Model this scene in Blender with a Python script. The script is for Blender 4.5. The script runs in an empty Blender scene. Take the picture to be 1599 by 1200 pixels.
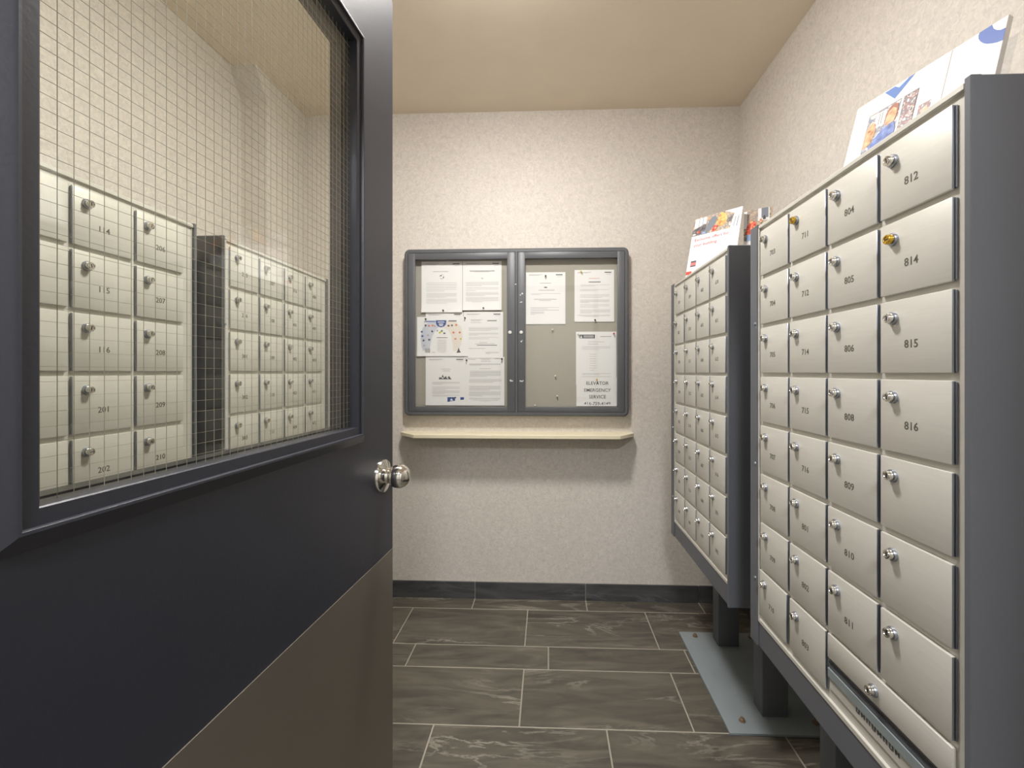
import bpy, bmesh, math, random
from mathutils import Vector, Matrix

random.seed(7)
SC = bpy.context.scene
COL = SC.collection
R = math.radians

# ------------------------------------------------------------------ camera
FPX, PCX, PCY, YAW, EYE = 690.0, 829.6, 582.0, 2.19, 1.25
cam_d = bpy.data.cameras.new('camera')
cam = bpy.data.objects.new('camera', cam_d)
COL.objects.link(cam)
cam.location = (0, 0, EYE)
cam.rotation_euler = (R(90), 0, R(YAW))
cam_d.sensor_fit = 'HORIZONTAL'
cam_d.sensor_width = 36.0
cam_d.lens = 36.0 * FPX / 1599.0
cam_d.shift_x = -(PCX - 799.5) / 1599.0
cam_d.shift_y = (PCY - 600.0) / 1599.0
cam_d.clip_start = 0.02
SC.camera = cam

# ------------------------------------------------------------------ light
LAMP_POWER = 188.0          # ceiling lamp of the mail room (emission strength)
LOBBY_POWER = 112.0         # ceiling lamp of the lobby behind the camera
LAMP_COL = (1.0, 0.975, 0.945)
LOBBY_COL = (0.92, 0.95, 1.0)
w = bpy.data.worlds.new('world')
SC.world = w
w.use_nodes = True
w.node_tree.nodes['Background'].inputs[0].default_value = (0.5, 0.5, 0.5, 1)
w.node_tree.nodes['Background'].inputs[1].default_value = 0.2
SC.view_settings.view_transform = 'Standard'
SC.view_settings.look = 'None'
SC.view_settings.exposure = 0.06
SC.view_settings.gamma = 1.0
SC.view_settings.use_curve_mapping = False


# ------------------------------------------------------------------ materials
def s2l(c):
    return tuple((v / 255 / 12.92) if v / 255 <= 0.04045 else ((v / 255 + 0.055) / 1.055) ** 2.4 for v in c)


def newmat(name):
    m = bpy.data.materials.new(name)
    m.use_nodes = True
    nt = m.node_tree
    return m, nt, nt.nodes['Principled BSDF']


def plain(name, rgb, rough=0.6, metal=0.0, spec=0.5, noise=0.0, nscale=40.0, bump=0.0, bscale=200.0, coat=0.0,
          stretch=None):
    m, nt, b = newmat(name)
    c = s2l(rgb)
    b.inputs['Base Color'].default_value = (*c, 1)
    b.inputs['Roughness'].default_value = rough
    b.inputs['Metallic'].default_value = metal
    b.inputs['Specular IOR Level'].default_value = spec
    b.inputs['Coat Weight'].default_value = coat
    N, L = nt.nodes, nt.links
    if noise or bump:
        tc = N.new('ShaderNodeTexCoord')
        mp = N.new('ShaderNodeMapping')
        if stretch:
            mp.inputs['Scale'].default_value = stretch
        oi = N.new('ShaderNodeObjectInfo')
        mul = N.new('ShaderNodeMath'); mul.operation = 'MULTIPLY'; mul.inputs[1].default_value = 37.0
        L.new(oi.outputs['Random'], mul.inputs[0])
        cmb = N.new('ShaderNodeCombineXYZ')
        L.new(mul.outputs[0], cmb.inputs[0]); L.new(mul.outputs[0], cmb.inputs[2])
        L.new(cmb.outputs[0], mp.inputs['Location'])
        L.new(tc.outputs['Object'], mp.inputs['Vector'])
    if noise:
        nz = N.new('ShaderNodeTexNoise')
        nz.inputs['Scale'].default_value = nscale
        nz.inputs['Detail'].default_value = 4
        L.new(mp.outputs[0], nz.inputs['Vector'])
        mx = N.new('ShaderNodeMix'); mx.data_type = 'RGBA'
        mx.inputs['A'].default_value = (*[max(0, v * (1 - noise)) for v in c], 1)
        mx.inputs['B'].default_value = (*[min(1, v * (1 + noise)) for v in c], 1)
        L.new(nz.outputs['Fac'], mx.inputs['Factor'])
        L.new(mx.outputs['Result'], b.inputs['Base Color'])
    if bump:
        nb = N.new('ShaderNodeTexNoise')
        nb.inputs['Scale'].default_value = bscale
        nb.inputs['Detail'].default_value = 3
        L.new(mp.outputs[0], nb.inputs['Vector'])
        bp = N.new('ShaderNodeBump')
        bp.inputs['Strength'].default_value = bump
        bp.inputs['Distance'].default_value = 0.002
        L.new(nb.outputs['Fac'], bp.inputs['Height'])
        L.new(bp.outputs[0], b.inputs['Normal'])
    return m


def wallpaper(name, rgb):
    """pebbled vinyl wallpaper: fine light and dark flecks with a soft relief"""
    m, nt, b = newmat(name)
    N, L = nt.nodes, nt.links
    tc = N.new('ShaderNodeTexCoord')
    n1 = N.new('ShaderNodeTexNoise'); n1.inputs['Scale'].default_value = 62; n1.inputs['Detail'].default_value = 5
    n1.inputs['Roughness'].default_value = 0.65
    n1.inputs['Distortion'].default_value = 1.2
    L.new(tc.outputs['Object'], n1.inputs['Vector'])
    cr = N.new('ShaderNodeValToRGB')
    c = s2l(rgb)
    e = cr.color_ramp.elements
    e[0].position = 0.34; e[0].color = (*[v * 0.86 for v in c], 1)
    e[1].position = 0.68; e[1].color = (*[min(1, v * 1.09) for v in c], 1)
    L.new(n1.outputs['Fac'], cr.inputs['Fac'])
    n2 = N.new('ShaderNodeTexNoise'); n2.inputs['Scale'].default_value = 2.2; n2.inputs['Detail'].default_value = 3
    L.new(tc.outputs['Object'], n2.inputs['Vector'])
    mx = N.new('ShaderNodeMix'); mx.data_type = 'RGBA'; mx.blend_type = 'MULTIPLY'
    mx.inputs['Factor'].default_value = 0.25
    cr2 = N.new('ShaderNodeValToRGB')
    cr2.color_ramp.elements[0].position = 0.3; cr2.color_ramp.elements[0].color = (0.86, 0.83, 0.8, 1)
    cr2.color_ramp.elements[1].position = 0.7; cr2.color_ramp.elements[1].color = (1, 1, 1, 1)
    L.new(n2.outputs['Fac'], cr2.inputs['Fac'])
    L.new(cr.outputs['Color'], mx.inputs['A']); L.new(cr2.outputs['Color'], mx.inputs['B'])
    L.new(mx.outputs['Result'], b.inputs['Base Color'])
    b.inputs['Roughness'].default_value = 0.62
    b.inputs['Specular IOR Level'].default_value = 0.35
    bp = N.new('ShaderNodeBump'); bp.inputs['Strength'].default_value = 0.3; bp.inputs['Distance'].default_value = 0.003
    L.new(n1.outputs['Fac'], bp.inputs['Height']); L.new(bp.outputs[0], b.inputs['Normal'])
    return m


def slate(name, base, vein, light):
    """porcelain tile with slate figure: cloudy base with long pale streaks, each tile its own piece of stone"""
    m, nt, b = newmat(name)
    N, L = nt.nodes, nt.links
    tc = N.new('ShaderNodeTexCoord'); oi = N.new('ShaderNodeObjectInfo')
    mul = N.new('ShaderNodeMath'); mul.operation = 'MULTIPLY'; mul.inputs[1].default_value = 53.0
    L.new(oi.outputs['Random'], mul.inputs[0])
    cmb = N.new('ShaderNodeCombineXYZ'); L.new(mul.outputs[0], cmb.inputs[0]); L.new(mul.outputs[0], cmb.inputs[1])
    mp = N.new('ShaderNodeMapping'); mp.inputs['Scale'].default_value = (0.9, 4.2, 4.2)
    mp.inputs['Rotation'].default_value = (0, 0, R(9))
    L.new(tc.outputs['Object'], mp.inputs['Vector']); L.new(cmb.outputs[0], mp.inputs['Location'])
    n1 = N.new('ShaderNodeTexNoise'); n1.inputs['Scale'].default_value = 3.0; n1.inputs['Detail'].default_value = 7
    n1.inputs['Distortion'].default_value = 1.6
    L.new(mp.outputs[0], n1.inputs['Vector'])
    cr = N.new('ShaderNodeValToRGB')
    cr.color_ramp.elements[0].position = 0.3; cr.color_ramp.elements[0].color = (*s2l(vein), 1)
    cr.color_ramp.elements[1].position = 0.7; cr.color_ramp.elements[1].color = (*s2l(base), 1)
    L.new(n1.outputs['Fac'], cr.inputs['Fac'])
    n2 = N.new('ShaderNodeTexNoise'); n2.inputs['Scale'].default_value = 1.7; n2.inputs['Detail'].default_value = 9
    n2.inputs['Roughness'].default_value = 0.62; n2.inputs['Distortion'].default_value = 0.8
    L.new(mp.outputs[0], n2.inputs['Vector'])
    cr2 = N.new('ShaderNodeValToRGB')
    e = cr2.color_ramp.elements
    e[0].position = 0.475; e[0].color = (0, 0, 0, 1)
    e[1].position = 0.525; e[1].color = (0, 0, 0, 1)
    k = e.new(0.5); k.color = (1, 1, 1, 1)
    L.new(n2.outputs['Fac'], cr2.inputs['Fac'])
    n3 = N.new('ShaderNodeTexNoise'); n3.inputs['Scale'].default_value = 1.3
    L.new(mp.outputs[0], n3.inputs['Vector'])
    mk = N.new('ShaderNodeMapRange'); mk.inputs['From Min'].default_value = 0.48; mk.inputs['From Max'].default_value = 0.72
    mk.inputs['To Max'].default_value = 0.85
    L.new(n3.outputs['Fac'], mk.inputs['Value'])
    m3 = N.new('ShaderNodeMath'); m3.operation = 'MULTIPLY'
    L.new(cr2.outputs['Color'], m3.inputs[0]); L.new(mk.outputs[0], m3.inputs[1])
    mx = N.new('ShaderNodeMix'); mx.data_type = 'RGBA'
    mx.inputs['B'].default_value = (*s2l(light), 1)
    L.new(m3.outputs[0], mx.inputs['Factor']); L.new(cr.outputs['Color'], mx.inputs['A'])
    L.new(mx.outputs['Result'], b.inputs['Base Color'])
    b.inputs['Roughness'].default_value = 0.42
    b.inputs['Specular IOR Level'].default_value = 0.4
    bp = N.new('ShaderNodeBump'); bp.inputs['Strength'].default_value = 0.12; bp.inputs['Distance'].default_value = 0.002
    L.new(n2.outputs['Fac'], bp.inputs['Height']); L.new(bp.outputs[0], b.inputs['Normal'])
    return m


def glass(name, tint=(0.95, 0.97, 0.92)):
    """thin window glass: clear, with mirror reflection growing at grazing angles"""
    m = bpy.data.materials.new(name); m.use_nodes = True
    nt = m.node_tree; N, L = nt.nodes, nt.links
    N.remove(N['Principled BSDF'])
    tr = N.new('ShaderNodeBsdfTransparent'); tr.inputs[0].default_value = (*tint, 1)
    gl = N.new('ShaderNodeBsdfGlossy'); gl.inputs['Roughness'].default_value = 0.0
    fr = N.new('ShaderNodeFresnel'); fr.inputs['IOR'].default_value = 1.45
    ge = N.new('ShaderNodeNewGeometry')           # same reflectance on both faces of the thin sheet
    mr = N.new('ShaderNodeMapRange'); mr.inputs['To Min'].default_value = 1.45; mr.inputs['To Max'].default_value = 1 / 1.45
    L.new(ge.outputs['Backfacing'], mr.inputs['Value']); L.new(mr.outputs[0], fr.inputs['IOR'])
    mx = N.new('ShaderNodeMixShader')
    L.new(fr.outputs[0], mx.inputs[0]); L.new(tr.outputs[0], mx.inputs[1]); L.new(gl.outputs[0], mx.inputs[2])
    L.new(mx.outputs[0], N['Material Output'].inputs[0])
    return m


def emit(name, col, strength):
    m = bpy.data.materials.new(name); m.use_nodes = True
    nt = m.node_tree; N, L = nt.nodes, nt.links
    N.remove(N['Principled BSDF'])
    e = N.new('ShaderNodeEmission'); e.inputs[0].default_value = (*col, 1); e.inputs[1].default_value = strength
    L.new(e.outputs[0], N['Material Output'].inputs[0])
    return m


M = dict(
    wall=wallpaper('pebbled_wallpaper', (220, 213, 204)),
    ceil=plain('ceiling_paint', (240, 226, 205), 0.55, noise=0.05, nscale=6, bump=0.12, bscale=160),
    tile=slate('slate_tile', (106, 100, 88), (72, 69, 62), (166, 160, 146)),
    btile=slate('slate_skirting', (86, 86, 86), (58, 59, 62), (140, 140, 140)),
    grout=plain('grout', (160, 154, 140), 0.85, noise=0.1, nscale=60),
    door=plain('navy_gloss_paint', (38, 40, 50), 0.42, spec=0.7, noise=0.08, nscale=8, bump=0.10, bscale=180),
    kick=plain('brushed_steel', (146, 139, 130), 0.42, metal=0.85, noise=0.08, nscale=5, stretch=(1, 1, 1)),
    chrome=plain('chrome', (225, 222, 215), 0.1, metal=1.0),
    alu=plain('brushed_aluminium', (208, 205, 196), 0.48, metal=0.25, noise=0.06, nscale=14, bump=0.05, bscale=90,
              stretch=(1, 1, 14)),
    alu_edge=plain('bare_aluminium_edge', (166, 170, 180), 0.3, metal=0.95),
    cab=plain('grey_enamel', (98, 100, 105), 0.5, spec=0.45, noise=0.06, nscale=5, bump=0.05, bscale=300),
    plate=plain('grey_floor_plate', (136, 144, 146), 0.5, noise=0.1, nscale=9),
    dark=plain('dark_gap', (34, 35, 38), 0.7),
    ink=plain('stamped_number_ink', (98, 94, 84), 0.6, metal=0.2),
    bolt=plain('rusty_bolt', (150, 128, 104), 0.5, metal=0.6, noise=0.3, nscale=300),
    brass=plain('brass', (205, 168, 70), 0.25, metal=0.9),
    flap=plain('blue_grey_flap', (150, 160, 162), 0.4, metal=0.3),
    wire=plain('wire', (160, 154, 138), 0.5, metal=0.2),
    glass=glass('wired_glass', (0.975, 0.985, 0.95)),
    clear=glass('clear_glass', (0.985, 0.985, 0.975)),
    frame=plain('charcoal_board_frame', (94, 96, 100), 0.42, spec=0.5, noise=0.04, nscale=6),
    felt=plain('grey_felt', (176, 172, 162), 0.95, noise=0.12, nscale=260, bump=0.25, bscale=500),
    paper=plain('white_paper', (247, 248, 250), 0.75, noise=0.015, nscale=8),
    paper2=plain('glossy_brochure_paper', (242, 242, 242), 0.3),
    print=plain('grey_print', (186, 186, 188), 0.8),
    black=plain('black_print', (96, 96, 99), 0.8),
    shelf=plain('cream_paint', (236, 226, 198), 0.4, noise=0.04, nscale=12),
    chip=plain('bare_white_chip', (225, 225, 222), 0.6),
    acrylic=glass('acrylic', (0.96, 0.97, 0.98)),
    pin_w=plain('white_pin', (240, 238, 232), 0.3), pin_y=plain('yellow_pin', (240, 205, 60), 0.3),
    pin_r=plain('red_pin', (200, 45, 50), 0.3), pin_k=plain('black_pin', (40, 40, 42), 0.3),
    lamp=emit('lamp_diffuser', LAMP_COL, LAMP_POWER),
    lobby_lamp=emit('lobby_diffuser', LOBBY_COL, LOBBY_POWER),
    lobby=plain('lobby_paint', (205, 200, 192), 0.7),
    lobby_floor=plain('lobby_floor_paint', (110, 106, 98), 0.5),
)


def photo(name, cols, scale, seed=0.0):
    """printed photograph: blotches of colour at several sizes"""
    m, nt, b = newmat(name)
    N, L = nt.nodes, nt.links
    tc = N.new('ShaderNodeTexCoord'); mp = N.new('ShaderNodeMapping'); mp.inputs['Location'].default_value = (seed, seed, seed)
    L.new(tc.outputs['Object'], mp.inputs['Vector'])
    nz = N.new('ShaderNodeTexNoise'); nz.inputs['Scale'].default_value = scale; nz.inputs['Detail'].default_value = 3
    L.new(mp.outputs[0], nz.inputs['Vector'])
    cr = N.new('ShaderNodeValToRGB'); cr.color_ramp.interpolation = 'EASE'
    el = cr.color_ramp.elements
    el[0].position = 0.32; el[0].color = (*s2l(cols[0]), 1)
    el[1].position = 0.68; el[1].color = (*s2l(cols[-1]), 1)
    for i, c in enumerate(cols[1:-1]):
        k = el.new(0.32 + 0.36 * (i + 1) / (len(cols) - 1)); k.color = (*s2l(c), 1)
    L.new(nz.outputs['Fac'], cr.inputs['Fac']); L.new(cr.outputs['Color'], b.inputs['Base Color'])
    b.inputs['Roughness'].default_value = 0.35
    return m


def ink(rgb):
    k = 'ink_%d_%d_%d' % rgb
    if k not in M:
        M[k] = plain('print_' + '_'.join(map(str, rgb)), rgb, 0.45)
    return M[k]


# ------------------------------------------------------------------ mesh helpers
class MB:
    """collects shapes into one bmesh; every shape takes a material index"""

    def __init__(self):
        self.bm = bmesh.new()

    def _mat(self, faces, mi):
        for f in faces:
            f.material_index = mi

    def box(self, x0, x1, y0, y1, z0, z1, bev=0.0, seg=1, mi=0):
        bm = self.bm
        vs = [bm.verts.new((x, y, z)) for x in (x0, x1) for y in (y0, y1) for z in (z0, z1)]
        q = [(0, 1, 3, 2), (4, 6, 7, 5), (0, 4, 5, 1), (2, 3, 7, 6), (0, 2, 6, 4), (1, 5, 7, 3)]
        fs = [bm.faces.new([vs[i] for i in f]) for f in q]
        self._mat(fs, mi)
        if bev:
            es = list({e for f in fs for e in f.edges})
            r = bmesh.ops.bevel(bm, geom=es, offset=bev, segments=seg, affect='EDGES', profile=0.5)
            self._mat(r['faces'], mi)
        return self

    def hexa(self, pts, mi=0):
        """eight corners: four low (ccw), four high"""
        vs = [self.bm.verts.new(p) for p in pts]
        for f in [(3, 2, 1, 0), (4, 5, 6, 7), (0, 1, 5, 4), (1, 2, 6, 5), (2, 3, 7, 6), (3, 0, 4, 7)]:
            self.bm.faces.new([vs[i] for i in f]).material_index = mi
        return self

    def prism(self, poly, z0, z1, mi=0, plane='xy'):
        def P(a, b, c):
            return (a, b, c) if plane == 'xy' else (a, c, b)
        bm = self.bm
        lo = [bm.verts.new(P(a, b, z0)) for a, b in poly]
        hi = [bm.verts.new(P(a, b, z1)) for a, b in poly]
        fs = [bm.faces.new(lo[::-1]), bm.faces.new(hi)]
        n = len(poly)
        for i in range(n):
            fs.append(bm.faces.new([lo[i], lo[(i + 1) % n], hi[(i + 1) % n], hi[i]]))
        self._mat(fs, mi)
        return self

    def lathe(self, prof, seg=20, org=(0, 0, 0), axis='-y', mi=0):
        """profile of (radius, height) turned about an axis through org"""
        bm = self.bm
        rings = []
        for r, h in prof:
            ring = []
            for i in range(seg):
                a = 2 * math.pi * i / seg
                c, s = r * math.cos(a), r * math.sin(a)
                if axis == '-y':
                    p = (org[0] + c, org[1] - h, org[2] + s)
                elif axis == 'y':
                    p = (org[0] + c, org[1] + h, org[2] + s)
                else:
                    p = (org[0] + c, org[1] + s, org[2] + h)
                ring.append(bm.verts.new(p))
            rings.append(ring)
        for a, b in zip(rings, rings[1:]):
            for i in range(seg):
                bm.faces.new([a[i], a[(i + 1) % seg], b[(i + 1) % seg], b[i]]).material_index = mi
        bm.faces.new(rings[0][::-1]).material_index = mi
        bm.faces.new(rings[-1]).material_index = mi
        return self

    def sweep(self, x0, x1, z0, z1, prof, mi=0):
        """closed profile of (inset, y) carried round a rectangle with mitred corners"""
        bm = self.bm
        loops = []
        for i, y in prof:
            loops.append([bm.verts.new(p) for p in
                          ((x0 + i, y, z0 + i), (x1 - i, y, z0 + i), (x1 - i, y, z1 - i), (x0 + i, y, z1 - i))])
        n = len(loops)
        for k in range(n):
            a, b = loops[k], loops[(k + 1) % n]
            for j in range(4):
                bm.faces.new([a[j], a[(j + 1) % 4], b[(j + 1) % 4], b[j]]).material_index = mi
        return self

    def mesh(self, name, mats):
        bmesh.ops.recalc_face_normals(self.bm, faces=self.bm.faces[:])
        me = bpy.data.meshes.new(name)
        self.bm.to_mesh(me)
        self.bm.free()
        for m in (mats if isinstance(mats, (list, tuple)) else [mats]):
            me.materials.append(m)
        me.polygons.foreach_set('use_smooth', [True] * len(me.polygons))
        me.set_sharp_from_angle(angle=R(32))
        return me

    def build(self, name, mats, parent=None, loc=None):
        return link(name, self.mesh(name, mats), parent, loc)


def link(name, me, parent=None, loc=None):
    o = bpy.data.objects.new(name, me)
    COL.objects.link(o)
    if parent:
        o.parent = parent
    if loc:
        o.location = loc
    return o


def tag(o, label=None, cat=None, group=None, kind=None):
    if label: o['label'] = label
    if cat: o['category'] = cat
    if group: o['group'] = group
    if kind: o['kind'] = kind
    return o


def empty(name, loc=(0, 0, 0), rz=0.0, label=None, cat=None, group=None, kind=None):
    o = bpy.data.objects.new(name, None)
    COL.objects.link(o)
    o.location = loc
    o.rotation_euler = (0, 0, rz)
    o.empty_display_size = 0.1
    return tag(o, label, cat, group, kind)


_txt = {}


def text_mesh(s, size, mat, align='CENTER', extrude=0.0002, bold=0.0):
    """lettering standing in the local xz plane, facing -y"""
    key = (s, size, mat.name, align, bold)
    if key in _txt:
        return _txt[key]
    cu = bpy.data.curves.new('lettering', 'FONT')
    cu.body = s; cu.size = size; cu.align_x = align; cu.align_y = 'CENTER'
    cu.extrude = extrude; cu.resolution_u = 2; cu.offset = bold
    ob = bpy.data.objects.new('lettering', cu)
    COL.objects.link(ob)
    dg = bpy.context.evaluated_depsgraph_get()
    me = bpy.data.meshes.new_from_object(ob.evaluated_get(dg))
    bpy.data.objects.remove(ob); bpy.data.curves.remove(cu)
    me.transform(Matrix.Rotation(R(90), 4, 'X'))
    me.materials.clear(); me.materials.append(mat)
    _txt[key] = me
    return me


# numbers of the mailbox doors, floor by floor
def floor_nums(fl):
    return ['%d%02d' % (fl, n) for n in list(range(1, 13)) + [14, 15, 16]]


F = {i: floor_nums(i) for i in range(1, 9)}
NUM_A = F[5] + F[6] + ['701', '702']
NUM_B = F[7][2:] + ['801', '802', '803', '804', '805', '806', '808', '809', '810', '811', '812', '814', '815', '816']
NUM_C = ['101', '102', '103', '104', None, None, None, None] + F[1][4:] + F[2][:-2]
NUM_D = F[2][-2:] + F[3] + F[4]
for s in set(x for x in NUM_A + NUM_B + NUM_C + NUM_D if x):
    text_mesh(s, 0.0185, M['ink'], bold=0.0002)

# ------------------------------------------------------------------ room shell
XL, XR, YF, YB, ZC = -1.50, 1.04, 0.10, 2.44, 2.696
XCH = -1.372                       # face of the boxed-in chase on the left wall
LB = -2.3                          # far end of the lobby behind the camera
T = 0.12

fl = MB().box(XL - T, XR + T, YF - 0.1, YB + T, -0.08, -0.0007).build('floor', M['grout'])
tag(fl, 'dark slate floor tiles with pale grout joints', 'floor', kind='structure')
fl2 = MB().box(XL - T, XR + T, LB, YF - 0.1, -0.08, 0.0).build('floor_lobby', M['lobby_floor'])
tag(fl2, 'plain lobby floor outside the mail room', 'floor', kind='structure')

# tiles in rows across the room: (y near, y far, x of one joint)
TL, JT = 0.6096, 0.0042
rows = [(2.323, 2.445, 0.205), (2.014, 2.323, -0.107), (1.859, 2.014, 0.001), (1.555, 1.859, -0.102),
        (1.250, 1.555, 0.204), (1.098, 1.250, -0.05), (0.793, 1.098, 0.10), (0.641, 0.793, -0.15),
        (0.336, 0.641, 0.2), (0.03, 0.336, -0.1)]
_tile_cache = {}


def tile(name, x0, x1, y0, y1, parent, mat, thick=0.009, top=0.0):
    key = (round(x1 - x0, 4), round(y1 - y0, 4), mat.name)
    if key not in _tile_cache:
        hx, hy = (x1 - x0) / 2, (y1 - y0) / 2
        _tile_cache[key] = MB().box(-hx, hx, -hy, hy, -thick, 0, 0.0012).mesh('tile', mat)
    return link(name, _tile_cache[key], parent, ((x0 + x1) / 2, (y0 + y1) / 2, top))


for y0, y1, xj in rows:
    x = xj
    while x > XL: x -= TL
    while x < XR:
        a, b = max(x, XL) + JT / 2, min(x + TL, XR) - JT / 2
        if b - a > 0.01:
            tile('tile', a, b, y0 + JT / 2, y1 - JT / 2, fl, M['tile'])
        x += TL

ce = MB().box(XL - T, XR + T, YF - 0.1, YB + T, ZC, ZC + 0.1).build('ceiling', M['ceil'])
tag(ce, 'tan painted ceiling of the mail room', 'ceiling', kind='structure')
ce2 = MB().box(XL - T, XR + T, LB, YF - 0.1, ZC, ZC + 0.1).build('ceiling_lobby', M['lobby'])
tag(ce2, 'pale lobby ceiling outside the mail room', 'ceiling', kind='structure')
wb = MB().box(XL - T, XR + T, YB, YB + T, -0.05, ZC).build('wall_back', M['wall'])
tag(wb, 'beige pebbled wallpaper wall behind the notice board', 'wall', kind='structure')
wr = MB().box(XR, XR + T, YF, YB, -0.05, ZC).build('wall_right', M['wall'])
tag(wr, 'beige pebbled wallpaper wall behind the right mailboxes', 'wall', kind='structure')
# left wall with the boxed chase, which flares forward just under the ceiling
mbw = MB().box(XL - T, XL, YF, YB, -0.05, ZC)
yc, yc2, zf = 2.105, 2.02, 2.575
mbw.hexa([(XL, yc, -0.02), (XCH, yc, -0.02), (XCH, YB, -0.02), (XL, YB, -0.02),
          (XL, yc, zf), (XCH, yc, zf), (XCH, YB, zf), (XL, YB, zf)])
mbw.hexa([(XL, yc, zf), (XCH, yc, zf), (XCH, YB, zf), (XL, YB, zf),
          (XL, yc2, ZC), (XCH, yc2, ZC), (XCH, YB, ZC), (XL, YB, ZC)])
wl = mbw.build('wall_left', M['wall'])
tag(wl, 'beige wallpaper wall with a boxed chase, seen through the door glass', 'wall', kind='structure')
DX0, DX1, DZ = -0.475, 0.53, 2.17
mbf = MB().box(XL - T, DX0, -0.02, YF, -0.05, ZC).box(DX1, XR + T, -0.02, YF, -0.05, ZC).box(DX0, DX1, -0.02, YF, DZ, ZC)
wf = mbf.build('wall_front', M['wall'])
tag(wf, 'beige wall with the doorway the photo is taken from', 'wall', kind='structure')
jb = MB()
jb.box(DX0, DX0 + 0.04, -0.035, YF + 0.015, 0, DZ, 0.002).box(DX1 - 0.04, DX1, -0.035, YF + 0.015, 0, DZ, 0.002)
jb.box(DX0 + 0.04, DX1 - 0.04, -0.035, YF + 0.015, DZ - 0.04, DZ, 0.002)
tag(jb.build('trim_1', M['door']), 'dark navy steel door frame around the doorway', 'door frame', kind='structure')
lw = MB().box(XL - T, XL, LB, -0.02, -0.05, ZC).box(XR, XR + T, LB, -0.02, -0.05, ZC).box(XL - T, XR + T, LB - T, LB, -0.05, ZC)
tag(lw.build('wall_lobby', M['lobby']), 'pale lobby walls outside the mail room', 'wall', kind='structure')

# tiled skirting: slabs standing on the floor with grout between
BH = 0.092


def skirting(name, label, spans, axis):
    """spans: list of (a0, a1); axis 'x' runs along the back wall, 'y' along a side wall at x = const"""
    mb = MB()
    first, last = spans[0][0], spans[-1][1]
    if axis == 'b':
        mb.box(first, last, YB - 0.006, YB + 0.001, 0, BH - 0.002)
    else:
        xw, sg = axis
        mb.box(min(xw, xw - sg * 0.006), max(xw, xw - sg * 0.006), first, last, 0, BH - 0.002)
    root = mb.build(name, M['grout'])
    tag(root, label, 'skirting', kind='structure')
    for a0, a1 in spans:
        m2 = MB()
        cxm = (a0 + a1) / 2
        h = (a1 - a0) / 2 - 0.002
        if axis == 'b':
            m2.box(-h, h, -0.004, 0.004, -BH / 2, BH / 2, 0.001)
            m2.build('tile', M['btile'], root, (cxm, YB - 0.009, BH / 2))
        else:
            m2.box(-0.004, 0.004, -h, h, -BH / 2, BH / 2, 0.001)
            m2.build('tile', M['btile'], root, (xw - sg * 0.009, cxm, BH / 2))
    return root


skirting('baseboard_back', 'dark slate tile skirting along the back wall',
         [(XCH + 0.015, -1.014), (-1.014, -0.404), (-0.404, 0.2045), (0.2045, 0.814), (0.814, XR - 0.014)], 'b')
skirting('baseboard_right', 'dark slate tile skirting along the right wall',
         [(0.12, 0.6), (0.6, 1.21), (1.21, 1.82), (1.82, YB - 0.014)], (XR, 1))
skirting('baseboard_left', 'dark slate tile skirting along the left wall',
         [(0.12, 0.6), (0.6, 1.21), (1.21, 1.82), (1.82, yc - 0.01)], (XL, -1))

# ------------------------------------------------------------------ ceiling lamps
def ceiling_lamp(label, loc, r, mat):
    t = empty('ceiling_lamp', loc, 0, label, 'lamp')
    MB().lathe([(r * 1.06, 0.0), (r * 1.06, -0.02), (r * 1.0, -0.026), (r * 0.9, -0.026)], 32, axis='z').build('base_ring', M['cab'], t)
    prof = [(r * math.cos(a), -0.026 - 0.034 * math.sin(a)) for a in [R(d) for d in (0, 18, 36, 54, 70, 82, 88)]]
    MB().lathe(prof, 24, axis='z').build('diffuser', mat, t)
    return t


ceiling_lamp('round ceiling lamp over the middle of the mail room', (-0.17, 1.30, ZC), 0.14, M['lamp'])
ceiling_lamp('round ceiling lamp in the lobby behind the doorway', (0.1, -1.1, ZC), 0.24, M['lobby_lamp'])

# ------------------------------------------------------------------ the open door
DW, DH, DT = 0.91, 2.13, 0.045
ddx, ddy = 0.06341, 0.99799
fx, fy = -0.3695, 1.0366
door = empty('door_1', (fx - DW * ddx, fy - DW * ddy, 0), math.atan2(ddy, ddx),
             'navy blue door standing open, wired glass window above a steel kick plate', 'door', kind='structure')
ox0, ox1, oz0, oz1 = 0.185, 0.755, 1.115, 1.93      # hole in the slab
mb = MB()
mb.box(0, ox0, 0, DT, 0.008, DH).box(ox1, DW, 0, DT, 0.008, DH).box(ox0, ox1, 0, DT, 0.008, oz0).box(ox0, ox1, 0, DT, oz1, DH)
bmesh.ops.remove_doubles(mb.bm, verts=mb.bm.verts[:], dist=1e-5)
mb.build('leaf', M['door'], door)
prof = [(0.0, 0.0), (0.0, -0.002), (0.013, -0.0105), (0.016, -0.012), (0.0185, -0.0115), (0.0192, -0.010), (0.0195, -0.0068),
        (0.033, -0.0062), (0.0342, -0.005), (0.0345, 0.0035), (0.0345, 0.0175), (0.0, 0.0175)]
MB().sweep(0.178, 0.762, 1.108, 1.937, prof).build('window_moulding', M['door'], door)
MB().sweep(0.178, 0.762, 1.108, 1.937, [(i, DT - y) for i, y in prof]).build('window_moulding', M['door'], door)
pane = MB().box(0.19, 0.75, 0.0060, 0.0120, 1.12, 1.925).build('window_pane', M['glass'], door)
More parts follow.
